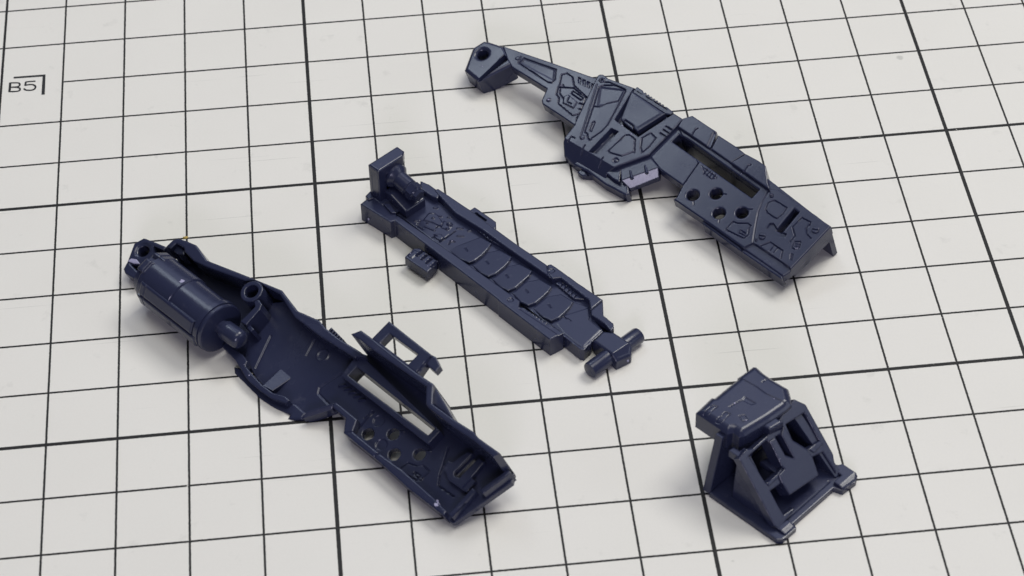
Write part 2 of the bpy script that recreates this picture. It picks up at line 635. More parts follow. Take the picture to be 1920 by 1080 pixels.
def letter(name, strokes):
    V, Fc = [], []
    for k, (t, w) in enumerate(strokes):
        v, f = stroke(t, w, name)
        s = len(V)
        V += [(a, b, 0.03 + 0.004 * k) for a, b, _ in v]
        Fc += [tuple(i + s for i in q) for q in f]
    o = link_mesh(name, V, Fc, INK, None, False)
    o.parent = mat_o
    return o


cm = px('o 205 354 684 318 672 620 622 621 639 349 206 380')
printed('corner_mark', [cm])
letter('printed_letter', [('o 154 440 150 500 141 580', 0.40),
                          ('o 148 446 270 442 298 455 296 485 268 504 150 511', 0.31),
                          ('o 150 510 270 510 304 530 298 560 255 574 132 577', 0.32)])
letter('printed_digit', [('o 532 420 450 424 384 431', 0.31), ('o 388 428 384 455 376 488', 0.32),
                         ('o 374 484 420 472 490 468 534 490 530 530 490 553 430 558 375 550 360 528', 0.32)])

# ================================================================== 1: half shell lying outside up
f1 = Frame.plane(-53.5, 18, (1558, 424), 7.2)
p1 = thing('weapon_shell', 'dark slate plastic half shell lying outside up, engraved panels, round holes and long slot', 'model part', ground(1230, 330))


def u1(t, n=0.0):
    return f1.uv(t, n)


# arm towards the hinge
arm = u1('A 490 172 940 325 1310 456 1420 470 1230 960 1135 885 1030 812 850 695 842 662 888 558 575 365 535 300')
ft = [('G', u1('A 680 282 970 385 962 478 935 505 900 500 640 330'), 0.22, 0.20), ('p', u1('A 690 292 955 388 945 480 660 326'), -0.06, 0.3),
      ('G', u1('A 1022 432 1070 420 1120 452 1135 530 1257 642 1246 742 1200 780 1120 800 992 692 1000 640 975 610 990 545 1005 520'), 0.20, 0.20),
      ('p', u1('A 1045 632 1085 618 1162 682 1132 735 1038 690'), 0.20, 0.15), ('g', u1('A 1090 640 1075 680 1110 700'), 0.18, 0.2),
      ('G', u1('A 1125 580 1218 642 1196 662 1108 602'), 0.18, 0.22),
      ('g', u1('A 1000 545 1130 552 1185 600 1258 640'), 0.2, 0.24), ('g', u1('A 1010 560 1005 600 1040 650'), 0.18, 0.18),
      ('g', u1('A 1182 690 1245 705'), 0.22, 0.25), ('g', u1('A 1178 740 1228 752'), 0.22, 0.25),
      ('G', u1('A 1158 820 1168 808 1182 825 1172 862 1158 850'), 0.16, 0.16),
      ('c', u1('A 628 285')[0], 0.32, 0.12, 0.12), ('g', u1('A 655 270 630 325'), 0.2, 0.15), ('d', u1('A 908 660')[0], 0.36, 0.16),
      ('g', u1('A 1010 530 1035 522 1040 540'), 0.16, 0.16), ('g', u1('A 1190 780 1235 640'), 0.16, 0.1)]
for k in range(4):
    a, b = 1172 + k * 40, 455 + k * 19
    ft.append(('p', u1(f'A {a} {b} {a + 24} {b + 8} {a + 20} {b + 62} {a + 2} {b + 50}'), -0.25, 0.14))
armo = relief('arm', p1, f1, arm, 0.0, 1.7, ft, res=0.072)
gate_mark(p1, f1.P(*u1('A 908 660')[0], 0.12), 0.2)
# hinge block
hb = u1('A 222 186 318 125 362 130 500 176 580 330 562 345 272 492 146 388')
relief('hinge_block', p1, f1, hb, 0.02, 3.9, [('p', u1('A 505 255 545 292 300 470 270 482'), -1.2, 0.2)], [circle(u1('A 308 246')[0], 0.98)], rnd=0.55, res=0.09)
hb2 = u1('A 330 560 362 662 550 472 556 410 500 390', -3.0)
gate_mark(p1, f1.P(*u1('A 305 358')[0], 0.03), 0.10)
gate_mark(p1, f1.P(*u1('A 195 375')[0], 0.0), 0.07)

# centre body
deck_n = 0.5
near_l = u1('b 262 280 380 345 490 402 740 590', -0.9)
cb = np.concatenate([u1('A 1345 440 1365 428 1395 430 1440 465 1680 552 B 915 80 1180 240 1250 290 1345 350 1290 415 1040 670', deck_n),
                     u1('b 890 348', deck_n), u1('b 775 432', -0.3), near_l[::-1], u1('b 130 150', -0.6), u1('a 118 830 160 765 300 590 A 1135 880', deck_n)])
ln = [u1('a 300 880', deck_n)[0], u1('b 890 345', deck_n)[0]]
g = lambda t: u1(t, deck_n)
ft = [('s', ln, 0.85),
      ('G', g('a 670 20 740 0 910 0 1060 65 1055 100 960 290 790 600 690 700 560 790 530 830 500 790 490 730 450 695 580 310'), 0.22, 0.22),
      ('p', g('a 690 30 1040 70 950 240 650 300'), -0.08, 0.4),
      ('g', g('a 580 315 680 320 780 270 960 230'), 0.18, 0.15),
      ('G', g('a 560 560 590 540 600 560 550 690 520 680'), 0.16, 0.14),
      ('p', g('a 1190 45 1790 415 1255 765 905 515'), -1.1, 0.2),                      # trench round the cover
      ('p', g('a 850 650 945 695 650 1020 520 990 800 700'), -1.0, 0.25),               # slanted vent
      ('G', g('a 1060 745 1130 745 1205 810 1195 1010 b 1195 110 1000 180 830 130 800 100 a 830 960'), 0.2, 0.18),
      ('G', g('a 1310 790 1440 715 1520 790 1420 920 1310 1010 1290 930'), 0.2, 0.18),
      ('c', g('b 915 245')[0], 0.45, -0.14, 0.16), ('d', g('b 915 245')[0], 0.28, 0.16),
      ('c', g('A 1385 482')[0], 0.42, 0.18, 0.15), ('c', g('A 1385 482')[0], 0.18, -0.3, 0.12),
      ('c', g('a 418 780')[0], 0.36, 0.2, 0.14),
      ('g', g('a 200 830 255 765 300 790'), 0.2, 0.2), ('g', g('A 1340 520 1190 1000'), 0.2, 0.06), ('g', g('A 1410 500 1450 500 1590 560'), 0.2, 0.2),
      ('g', g('b 380 130 455 15'), 0.2, 0.25), ('g', g('b 650 310 725 200'), 0.2, 0.25)]
for q in ('a 1670 615 1750 660', 'a 1630 665 1705 715', 'a 1585 715 1660 765'):
    ft.append(('g', g(q), 0.3, 0.3))
cbo = relief('centre_body', p1, f1, cb, deck_n, 3.3, ft, res=0.072, rnd=0.16)
# cover plate in its trench with a finger tab
relief('cover_plate', p1, f1, u1('a 1152 88 1655 425 1240 690 1185 640 1180 600 1060 515 1020 540 990 502', 0.72), 0.72, 1.6,
       [('p', u1('a 1180 120 1600 420 1240 640 1030 500', 0.72), 0.03, 0.5)], rnd=0.14, res=0.09)
relief('cover_tab', p1, f1, u1('a 1030 545 1060 525 1180 610 1175 660 1150 650', 0.5), 0.5, 1.2, rnd=0.1, res=0.08)
# ribbed rail beside the cover
ser = [u1('a 1195 55 1235 22 1320 75 1335 105', 0.15)]
a, b = u1('a 1335 105', 0.15)[0], u1('a 1640 310', 0.15)[0]
out_dir = np.array([0.0, 1.0])
tooth = []
for k in range(7):
    t0, t1 = (k + 0.15) / 7, (k + 0.70) / 7
    for t, o in ((t0, -0.12), (t0 + .02, 0.16), (t1, 0.16), (t1 + .03, -0.12)):
        tooth.append(a + (b - a) * t + out_dir * o)
ser.append(np.array(tooth))
ser.append(u1('a 1640 315 1680 320 1780 400 1740 440 1655 425 1150 95', 0.15))
relief('ribbed_rail', p1, f1, np.concatenate(ser), 0.15, 3.2, rnd=0.12, res=0.08)
for q in ('B 800 410', 'B 882 487', 'B 780 243'):
    gate_mark(p1, f1.P(*u1(q, deck_n)[0], deck_n), 0.14 if q[2] == '8' else 0.08)
# lower magazine wall and latch below the centre
low_n = -1.0
lw = u1('b 275 300 490 405 740 595 1068 768 1115 740 1100 620 900 450 700 250 330 250', low_n)
relief('lower_wall', p1, f1, lw, low_n, 2.8, rnd=0.22, res=0.12)
relief('latch', p1, f1, u1('b 335 420 432 362 515 408 560 470 405 478', -1.5), -1.5, 1.7, [('g', u1('b 450 380 500 470', -1.5), .25, .3)], rnd=0.12, res=0.09)
# faceted grip bump
bn = -0.15
gb = u1('b 985 335 1410 172 1560 345', bn)
gb_low = u1('b 1580 525 1140 692', bn - 1.55)
gb2 = u1('b 1000 545', bn)
cl = [u1('b 1000 542', bn)[0], u1('b 1560 347', bn)[0]]
bo = relief('grip_bump', p1, f1, np.concatenate([gb, gb_low, gb2]), bn, 2.0, [('s', cl, 1.1)], rnd=0.10, res=0.08)
for q in ('b 1130 390 1160 520', 'b 1350 310 1385 440'):
    a, b = u1(q, bn)
    A, B = f1.P(a[0], a[1], -0.05 + bn), f1.P(b[0], b[1], bn + 0.02)
    lathe('rib_peg', bo, A, B, [(0, 0.02), (0.1, 0.16), (1.2, 0.26), (np.linalg.norm(B - A), 0.30), (np.linalg.norm(B - A) + .12, 0.2), (np.linalg.norm(B - A) + .16, 0.0)], 16)
relief('side_plate', p1, f1, u1('b 765 428 985 333 995 345 968 565 880 520', bn - .1), bn - 0.1, 2.6, rnd=0.1, res=0.09)

# slotted plate: neck and box
sp = u1('C 330 72 640 272 815 396 1165 640 D 1245 122 1310 170 1590 358 1650 405 1720 452 1345 850 1283 890 940 650 640 438 328 226 300 210 330 188 C 385 608 180 466 78 338')
holes = [u1('C 350 153 445 205 1072 650 1005 724 288 214')]
for q in ('D 475 172', 'D 684 158', 'D 710 335', 'D 916 330'):
    holes.append(circle(u1(q)[0], 0.98))
holes.append(u1('D 1385 290 1432 324 1280 505 1228 482'))
ft = [('s', [u1('D 1340 818')[0], u1('D 1012 603')[0]], 0.0),
      ('p', u1('D 940 640 1010 602 1040 612 1265 762 1345 820 1400 900 1250 960 880 680'), -0.42, 0.15),
      ('p', u1('D 1140 468 1165 425 1200 424 1232 470 1275 505 1318 520 1300 552 1255 545'), -0.35, 0.15),
      ('G', u1('D 1180 225 1215 220 1322 285 1288 340 1232 385 1150 335 1130 300 1150 245'), 0.2, 0.18),
      ('g', u1('D 1528 440 1535 415 1455 374 1372 462 1395 540 1350 592'), 0.2, 0.2),
      ('g', u1('D 1525 435 1496 470 1500 520 1538 562'), 0.2, 0.18),
      ('G', u1('D 1385 590 1445 590 1430 650 1390 660 1365 640'), 0.18, 0.16), ('g', u1('D 1390 612 1440 612'), 0.14, 0.12), ('g', u1('D 1390 632 1435 632'), 0.14, 0.12),
      ('G', u1('D 1358 700 1376 705 1368 755 1352 750'), 0.14, 0.14),
      ('G', u1('D 835 410 880 426 970 426 998 446 980 472 975 530 935 560 898 545 772 482'), 0.2, 0.18),
      ('G', u1('D 905 488 950 516 940 535 888 510'), 0.16, 0.15),
      ('g', u1('D 1085 630 1170 595 1212 622 1285 670 1268 742'), 0.2, 0.2), ('g', u1('D 1168 672 1212 625'), 0.16, 0.15), ('g', u1('D 1200 692 1246 645'), 0.16, 0.15),
      ('g', u1('D 1165 118 1100 232 1062 330 1042 430 1015 598'), 0.22, 0.12),
      ('g', u1('C 525 410 380 618'), 0.22, 0.3), ('p', u1('C 330 72 525 410 380 618 180 466 78 338'), -0.1, 0.15),
      ('G', u1('C 555 440 680 535 690 550 640 555 580 500'), 0.12, 0.08)]
for k in range(4):
    ft.append(('g', u1(f'C {602 + k * 25} {470 + k * 16} {572 + k * 25} {512 + k * 15}'), 0.15, 0.2))
for q in ('D 740 160 775 165', 'D 480 232 482 260', 'D 975 300 1010 300', 'D 712 392 710 420'):
    ft.append(('g', u1(q), 0.2, 0.12))
spo = relief('slotted_plate', p1, f1, sp, 0.0, 1.9, ft, holes, rnd=0.22, res=0.072)
relief('slot_frame', p1, f1, u1('C 330 95 1110 650 1015 775 205 225', -1.2), -1.2, 4.2, (), [holes[0]], rnd=0.1)
screw(p1, f1, u1('D 1100 545')[0], 0, 0.55, 0.5)
screw(p1, f1, u1('D 1580 488')[0], 0, 0.58, 0.4)
screw(p1, f1, u1('D 1185 178')[0], 0, 0.34, 0.9)
screw(p1, f1, u1('D 1045 578')[0], 0, 0.22, 0.9)
# stepped rail plates on the far edge
relief('rail_plate', p1, f1, u1('B 1345 345 1430 320 1580 420 1650 465 1640 500 1590 612 1300 418', 0.5), 0.5, 3.5,
       [('g', u1('B 1482 436 1462 440 1430 492', 0.5), 0.2, 0.22), ('p', u1('B 1645 480 1590 610 1560 600 1620 470', .5), -0.12, 0.2)], rnd=0.14, res=0.09)
relief('rail_plate', p1, f1, u1('C 705 160 870 266 948 328 818 408 640 284', 0.38), 0.38, 3.3, rnd=0.14, res=0.1)
relief('rail_plate', p1, f1, u1('C 818 406 952 328 1060 386 1132 436 1148 580 1168 650', 0.62), 0.62, 3.5,
       [('g', u1('C 998 425 975 430 935 490', 0.62), 0.2, 0.22)], rnd=0.16, res=0.09)
gate_mark(p1, f1.P(*u1('C 912 510')[0], 0.05), 0.09)
# walls under the plate
L0 = np.array([(-20.0, -0.9), (-12.5, -0.85), (-0.05, -0.85), (-0.05, -0.05), (-12.5, 0.35)])
relief('far_wall', p1, f1, np.array([(-26.0, 0.0), (-0.06, -0.95), (-0.06, -0.06), (-14.0, 0.9), (-26.0, 1.0)]), -0.3, 7.0, rnd=0.1)
relief('far_wall', p1, f1, np.array([(-50.0, -2.4), (-27.0, 0.0), (-27.0, 0.9), (-50.0, -1.4)]), -0.3, 4.2, rnd=0.1)
ew = np.array([(-0.95, -8.6), (0.0, -8.6), (0.0, -0.2), (-0.95, -0.2)])
relief('end_wall', p1, f1, ew, -0.35, 2.7, rnd=0.1)
nw = u1('D 560 425 930 690 1275 925 1290 890 930 655 560 390', -0.5)
relief('near_wall', p1, f1, nw, -0.6, 2.3, [('g', u1('D 915 640 915 700', -0.6), 0.2, 0.2)], rnd=0.15)

# ================================================================== 2: half shell lying inside up
f2 = Frame.plane(-53.5, 22, (855, 975), 1.6)
p2 = thing('weapon_shell', 'dark slate plastic half shell lying inside up, hollow, holding a round barrel', 'model part', ground(600, 740))


def u2(t, n=0.0):
    return f2.uv(t, n)


NR, FR, FR2, SF = 1.5, 2.8, 6.3, 1.8
near_out = u2('N 122 462 Q 330 362 410 432 650 652 1020 940', NR)
near_in = u2('Q 1045 895 900 745 600 480 390 330 N 208 450', NR)
v_out = u2('N 250 335 L 1222 768', NR)
far2_out = u2('N 960 185 1160 330 1350 450 1400 510 1600 652', FR2)
# floor of the lower box
slot_h = u2('M 388 660 475 570 e 1405 505 1300 607', SF)
fl = np.concatenate([u2('N 122 462', NR), u2('Q 330 362 650 652 1060 965', NR), u2('Q 1110 985', 0.9), u2('Q 1665 560', 1.6),
                     u2('N 1600 660 1350 460 1160 340 960 190 M 1235 745 1080 645 640 300 520 215 430 255', FR2),
                     u2('M 300 300 100 150', FR), u2('K 1480 540 1260 445 1110 245', FR),
                     u2('K 800 350 760 560 h 420 200 600 500 880 780 1090 900', 1.2), u2('L 900 905 1190 800 1300 900', NR)])
d2 = u2
tick = []
for k in range(5):
    tick.append((u2(f'L {1252 + 49 * k} {612 + 36 * k}')[0], u2(f'L {1325 + 49 * k} {600 + 36 * k}')[0]))
ft = bars(tick, 0.2, 0.32)
ft += [('c', u2('K 1515 885')[0], 1.0, 0.10, 0.18), ('c', u2('K 1515 885')[0], 0.72, -0.12, 0.15),
       ('g', u2('L 1010 150 930 300'), 0.3, 0.14), ('g', u2('L 1275 480 1060 625 1048 680 1150 785'), 0.4, 0.12), ('g', u2('K 1000 690 850 1010'), 0.35, 0.16),
       ('g', u2('e 350 350 465 240'), 0.2, 0.2), ('g', u2('e 195 575 485 255'), 0.25, 0.25),
       ('c', u2('e 565 390')[0], 0.85, -0.16, 0.16), ('c', u2('e 600 750')[0], 0.85, -0.16, 0.16),
       ('G', u2('N 655 805 730 747 812 772 872 767 935 825 868 890 858 912 812 908 700 850'), 0.2, 0.2), ('G', u2('N 800 830 850 868 830 890 785 850'), 0.2, 0.25),
       ('g', u2('N 1115 600 1060 780 1035 850 1020 960 1165 1062'), 0.24, 0.3)]
ft += bars([u2('e 865 552 940 552'), u2('e 870 572 935 574'), u2('e 1262 858 1342 852'), u2('N 815 770 872 767'), u2('N 815 908 868 908')], 0.16, 0.14)
holes = [slot_h]
for q in ('e 402 590', 'e 776 590', 'e 796 895', 'e 1170 892'):
    holes.append(circle(u2(q)[0], 0.92))
holes.append(u2('N 1340 690 1385 725 1215 885 1168 858', 0.9))
relief('shell_floor', p2, f2, fl, 0.0, 1.0, ft, holes, rnd=0.1, res=0.08)
relief('tail_floor', p2, f2, u2('K 540 800 720 640 900 640 1050 900 h 640 500 480 390 330 290 190 140', 0.0), -0.3, 0.9, rnd=0.1)
pd = u2('L 735 300 875 393 605 672 505 625', 0.5)
pv = float(pd[:, 1].min())
relief('pad', p2, f2, pd, 1.25, 1.6, [('s', [(10.0, pv), (-90.0, pv)], 0.34)], rnd=0.12, res=0.09)
tf = np.concatenate([u2('f 740 185 900 70 1030 100 1190 170 1345 395 1920 620 K 1105 245', FR), u2('K 1010 690 820 1000 690 880 g 1080 420 f 1300 1100 700 800 420 560 500 260 640 180', -1.6)])
relief('tail_floor', p2, f2, tf, -1.6, 0.6, rnd=0.1)
# rims and walls
relief('near_wall', p2, f2, np.concatenate([near_out, near_in]), NR, 2.6, [('g', u2('e 480 940 570 865', NR), 0.3, 0.25)], rnd=0.16)
relief('notch_wall', p2, f2, np.concatenate([u2('N 122 462 208 450 250 335', NR), u2('L 1222 766 1178 800 1320 925', NR)]), NR + .02, 2.6, rnd=0.14)
cl = [u2('L 930 866', NR)[0], u2('L 1205 782', NR)[0]]
relief('bright_facet', p2, f2, u2('L 1205 782 1180 832 885 925 935 866', NR - .3), NR - 0.1, 1.4, [('s', cl, 0.8)], rnd=0.05, res=0.07)
# cranked rib that runs along the near rim of the centre
relief('rim_rib', p2, f2, u2('h 120 70 185 12 445 205 505 300 480 370 580 490 720 640 890 770 1080 825 1138 880 1085 925 860 850 690 730 545 610 490 545 400 400 320 270', 1.7), 1.7, 1.6, rnd=0.14, res=0.09)
relief('lower_shell', p2, f2, u2('h 305 380 480 420 900 800 1240 940 1390 1075 L 880 930 800 940 740 930 h 1150 1095 900 990 700 880 480 640 315 470', 0.3), 0.3, 1.7, rnd=0.3)
relief('latch', p2, f2, u2('h 398 745 445 690 640 775 655 850 545 912 470 840', -0.8), -0.8, 1.0, [('g', u2('h 470 810 550 740', -.8), .2, .2)], rnd=0.12, res=0.09)
relief('outer_bulge', p2, f2, u2('h 330 420 900 880 1150 1000 1250 1090 L 760 950 h 980 1080 700 900 480 660', -.6), -0.6, 1.0, rnd=0.3)
# far wall, tail section
fw_out = u2('f 728 178 830 80 900 55 1030 90 1190 160 1345 385 1920 610 K 1110 236 1195 350 1265 440 1480 535 1545 612 1660 705 1895 850 1945 900', FR)
fw_in = u2('M 465 470 K 1840 910 1480 685 1290 540 1235 500 1090 275 830 135 f 1920 690 1340 480 1150 395 1010 255 1000 190 885 128 800 210', FR)
sr = []
relief('far_wall', p2, f2, np.concatenate([fw_out, fw_in]), FR, 4.9, rnd=0.16, res=0.1)
# ribbed bits on the outside of that wall
for k in range(6):
    c = f2.uv(px(f'M {215 + 22 * k} {200 + 22 * k}'), FR - .6)[0]
    relief('rib_tooth', p2, f2, box_uv(c[0] - .16, c[0] + .16, c[1] - .3, c[1] + .25), FR - 0.5, 1.6, rnd=0.08, res=0.08)
# far wall, window section
f2in = u2('N 1538 690 1350 530 1140 390 930 225 900 185 905 30 M 1170 770 640 405 490 290 425 255', FR2)
relief('far_wall', p2, f2, np.concatenate([u2('M 415 245 515 208 620 285 1080 640 1240 745 N 968 30', FR2), far2_out, f2in]), FR2, 7.3, rnd=0.16, res=0.1)
relief('window_loop', p2, f2, u2('M 620 290 792 115 1000 280 1222 455 1085 648', FR2), FR2 - 0.05, 1.5, [('g', u2('M 1205 470 1060 640', FR2), 0.3, 0.3)],
       [u2('M 800 238 1082 445 985 545 705 332', FR2)], rnd=0.14, res=0.09)
relief('hook', p2, f2, u2('M 1215 450 1262 475 1305 570 1255 625 1195 575 1150 520', FR2 - .3), FR2 - 0.3, 1.2, rnd=0.14, res=0.09)
relief('loop_foot', p2, f2, u2('M 1230 760 1250 770 N 1100 215 1150 310 1160 330 965 185', FR2 - 1.0), FR2 - 1.0, 4.6, rnd=0.14)
# end wall
ei = u2('Q 1690 505 1640 550 1412 718', 1.6)
relief('end_wall', p2, f2, np.concatenate([ei, ei[::-1] - np.array([0.8, 0.0])]), 1.6, 2.65, rnd=0.16)
ei = u2('Q 1345 692 1105 958', 1.3)
relief('end_wall', p2, f2, np.concatenate([ei, ei[::-1] - np.array([0.8, 0.0])]), 1.3, 2.4, [('g', u2('Q 1105 945 1350 700', 1.3), .2, .2)], rnd=0.14)
# slot frame
relief('slot_frame', p2, f2, np.concatenate([u2('M 315 663 470 448 545 480 e 1485 545 1302 742', SF)]), SF, 2.8, (), [slot_h], rnd=0.12, res=0.09)
# U shaped bracket at the end
relief('slot_bracket', p2, f2, u2('N 1060 800 1112 722 1150 742 1288 640 1345 655 1170 832 1168 868 1215 888 1400 700 1455 738 1330 888 1372 912 1285 1022 1240 1000 1205 970 1110 905 1090 840', 0.9), 0.9, 1.4,
       [('p', u2('N 1330 888 1372 912 1285 1022 1240 985', .9), -0.25, 0.12)], rnd=0.12, res=0.08)
# hinge head with pivot hole
hn = 2.2
relief('hinge_head', p2, f2, u2('f 250 130 390 50 430 60 560 110 735 182 640 300 560 300 440 440 430 580 300 690 112 575 90 512 150 400', hn), hn, 3.6,
       [('c', u2('f 385 238', hn)[0], 1.3, -0.12, 0.15), ('p', u2('f 550 180 690 240 640 280 545 250', hn), -1.3, 0.2)],
       [circle(u2('f 385 240', hn)[0], 0.93), u2('f 190 435 340 440 402 480 330 575', hn)], rnd=0.22, res=0.09)
gm = u2('f 155 400 210 360 290 372 345 440 250 435', hn)
relief('gate_mark', p2, f2, gm, hn + 0.12, 0.3, rnd=0.12, res=0.07, mat=STRESS)
# locating ring, cranked bracket and post
rc = u2('K 805 245', 3.9)[0]
relief('locating_ring', p2, f2, circle(rc, 1.72, 40), 3.9, 4.2, (), [circle(rc, 1.06, 32)], rnd=0.12, res=0.085)
relief('cranked_bracket', p2, f2, u2('K 845 318 880 330 908 375 890 425 752 582 695 545 842 398 835 360 810 345', 3.7), 3.7, 4.2, rnd=0.12, res=0.085)
relief('post', p2, f2, u2('K 750 600 790 580 830 622 800 648', 3.0), 3.0, 3.6, rnd=0.1, res=0.08)
# barrel
ax_z = 4.6
A, B = ground(283, 515.5, ax_z), ground(414, 617, ax_z)
L = float(np.linalg.norm(B - A))
R = 3.85
bar = lathe('barrel', p2, A, B, [(0, 0), (0, R - 1.5), (.1, R - 1.4), (0.1, R - .55), (1.2, R - .5), (1.25, R - .12), (1.4, R), (2.2, R), (2.3, R + .1), (L * .52 - .12, R + .1), (L * .52, R), (L * .52 + .06, R - .16),
                                    (L - 1.7, R - .16), (L - 1.55, R + .12), (L - .75, R + .12), (L - .7, R - .1), (L - .5, R - .1), (L - .45, R + .05), (L - .1, R + .02), (L, R - .15), (L + .02, 0)], 96, angle=30)
dB = (B - A) / L
side = np.cross(dB, [0, 0, 1.0])
side /= np.linalg.norm(side)
for ang, w in ((20, 0.42), (66, 0.40), (100, 0.40), (-34, 0.5)):
    t = math.radians(ang)
    nrm = np.array([0, 0, 1.0]) * math.cos(t) + side * math.sin(t)
    fs = Frame(A + nrm * (R - .3), dB, np.cross(nrm, dB))
    u0_, u1_ = {20: (0.3, 2.0), 66: (2.3, L - 1.8), 100: (2.0, L - 1.2), -34: (0.2, 2.6)}[ang]
    relief('side_band', bar, fs, box_uv(u0_, u1_, -w * 2.6, w * 2.6), 0.58 if abs(ang) > 60 else 0.42, 1.2, [('g', [(u0_ + 1.2, -1.2), (u0_ + 1.2, 1.2)], .2, .15)], rnd=0.3, res=0.1)
kn0, kn1 = ground(418, 616, ax_z + .2), ground(455, 641, ax_z + .2)
Lk = float(np.linalg.norm(kn1 - kn0))
r = 1.45
lathe('shaft', bar, kn0 - dB, kn1, [(0, r * .8), (1.4, r * .8), (1.45, r)] + [(Lk + 1 - r * .6 + r * .6 * math.sin(a), r * (0.35 + .65 * math.cos(a)) if a < 1.5 else 0) for a in (0, .3, .6, .9, 1.2, 1.571)], 36)
fcap = Frame(A + np.array([0, 0, R]), dB, np.cross([0, 0, 1.0], dB))
for q, s in (('f 970 690', 0.45),):
    d = ray(*px(q)[0])
    k = (A[2] + R - .35 - CAM_C[2]) / d[2]
    # step along the ray until the barrel surface is met
    for kk in np.arange(k - 8 / np.linalg.norm(d), k + 8, 0.02):
        Pt = CAM_C + d * kk
        w = Pt - A
        if np.linalg.norm(w - dB * (w @ dB)) < R + .1:
            break
    gate_mark(bar, Pt, s * .85)
# boss of the barrel mount
relief('mount_block', p2, f2, u2('f 800 210 900 140 1010 240 1000 300 900 290', 2.0), 2.0, 3.0, [('c', u2('f 860 320', 2.0)[0], .5, .2, .2)], rnd=0.2)
gate_mark(p2, f2.P(*u2('Q 955 825', NR)[0], NR - .05), 0.42)
gate_mark(p2, f2.P(*u2('Q 955 790', NR)[0], NR - .05), 0.16)
gate_mark(p2, f2.P(*u2('h 540 510', 1.7)[0], 1.7), 0.12)
gate_mark(p2, f2.P(*u2('h 465 345', 1.7)[0], 1.65), 0.12)

# ================================================================== 3: tray with tower
f3 = Frame.plane(-52, 0, (1035, 668), -0.6)
p3 = thing('weapon_tray', 'dark slate plastic tray with overlapping scales and a raised tower at one end', 'model part', ground(900, 520))


def u3(t, n=0.0):
    return f3.uv(t, n)


RZ, FZ = 4.0, 2.9
fl = u3('E 340 650 880 590 F 600 0 1100 320 1560 640 H 1090 165 1110 320 1230 470 1130 560 1040 655 1000 650 830 515 F 1250 870 560 385 E 640 850', FZ + .3)
def rd(t): return u3(t, FZ)
squig = pairs(rd('d 580 240 650 248')) + pairs(rd('d 525 328 605 332')) + pairs(rd('d 665 368 710 372')) + pairs(rd('d 450 520 608 585')) + \
    pairs(rd('d 930 548 1025 555')) + pairs(rd('d 935 660 1040 672')) + pairs(rd('d 290 435 352 438')) + pairs(rd('d 560 405 595 408')) + pairs(rd('d 475 470 505 472')) + \
    pairs(rd('d 640 520 690 515')) + pairs(rd('d 770 560 810 562')) + pairs(rd('d 830 740 890 735')) + pairs(rd('d 1095 590 1150 580')) + pairs(rd('d 790 385 850 382'))
ft = bars(squig, 0.26, 0.17)
ft += [('g', rd('d 680 745 905 590'), 0.28, 0.3), ('c', rd('d 825 495')[0], 0.42, 0.25, 0.18), ('c', rd('d 825 495')[0], 0.2, -0.2, 0.15),
       ('g', rd('d 380 430 330 500 420 560'), 0.24, 0.16), ('g', rd('d 620 540 640 515 700 520'), 0.2, 0.2), ('g', rd('d 810 790 830 745 900 745'), 0.2, 0.2),
       ('p', rd('d 520 320 640 350 720 470 690 520 560 460 430 430'), 0.16, 0.2), ('p', rd('d 740 440 870 500 800 580 700 540'), 0.14, 0.18),
       ('p', rd('d 590 640 690 640 740 690 680 740 600 690'), 0.2, 0.2), ('g', rd('d 560 690 600 660 640 670'), 0.2, 0.16)]
ft += [('G', rd('H 905 200 1060 300 1080 370 830 350'), 0.25, 0.06)]
relief('tray_floor', p3, f3, fl, FZ, 2.25, ft, rnd=0.1, res=0.095)
# overlapping rounded scales
arcs = ['F 560 365 640 440 740 488 800 470 870 415 930 350 968 290', 'F 780 508 850 580 930 628 1010 600 1090 535 1140 480 1170 425', 'F 975 645 1050 725 1130 770 1210 738 1290 665 1345 615 1372 565',
        'F 1180 790 1250 868 1330 915 1410 890 1480 830 1535 775 1570 722', 'F 1385 935 1470 1020 1560 1070 1640 1040 1700 985 1750 930 1785 872']
arcs_uv = [u3(a, FZ + .5) for a in arcs]
step = arcs_uv[1][0] - arcs_uv[0][0]
for k, a in enumerate(arcs_uv):
    back = [(a[-1][0] - (2.6 if k else 2.4), a[-1][1]), (a[0][0] - (2.9 if k else 1.0), a[0][1])]
    tip = a[:, 0].max()
    relief('scale', p3, f3, np.concatenate([a, np.array(back)]), FZ + 0.50, 1.0,
           [('s', [(tip, 0), (tip, 10)], 0.0), ('s', [(tip - .3, 10), (tip - .3, 0)], 0.115)] +
           [('g', [(tip - 3.2 - .2, a[3][1] + 1.1), (tip - 2.5, a[3][1] + 0.8)], 0.2, 0.08)], rnd=0.2, res=0.09)
# side rails
nr = u3('E 190 702 262 645 345 650 F 25 15 560 385 1250 870 1240 925 H 440 250 830 500 700 568 180 172 F 1030 855 0 72 E 490 885', RZ)
ft = [('c', u3('F 1155 862', RZ)[0], 0.42, -0.14, 0.15), ('g', u3('E 545 830 560 785', RZ), 0.2, 0.2), ('p', u3('H 400 235 820 500 780 520 390 260', RZ), -0.1, 0.2)]
for k in range(6):
    ft.append(('g', u3(f'H {510 + 30 * k} {300 + 22 * k} {535 + 30 * k} {285 + 22 * k}', RZ), 0.16, 0.12))
relief('side_rail', p3, f3, nr, RZ, 3.38, ft, rnd=0.2, res=0.1)
fr_ = u3('E 925 565 965 548 1285 762 F 1000 150 1240 322 1520 512 1560 503 1610 535 H 975 0 1225 168 1105 268 1085 165 F 1915 845 1655 640 1570 650 1100 325 880 165 600 -10', RZ)
relief('side_rail', p3, f3, fr_, RZ, 3.38, [('c', u3('F 1565 572', RZ)[0], 0.45, -0.12, 0.15), ('g', u3('F 1520 512 1530 600 1570 650', RZ), .2, .12)], rnd=0.2, res=0.1)
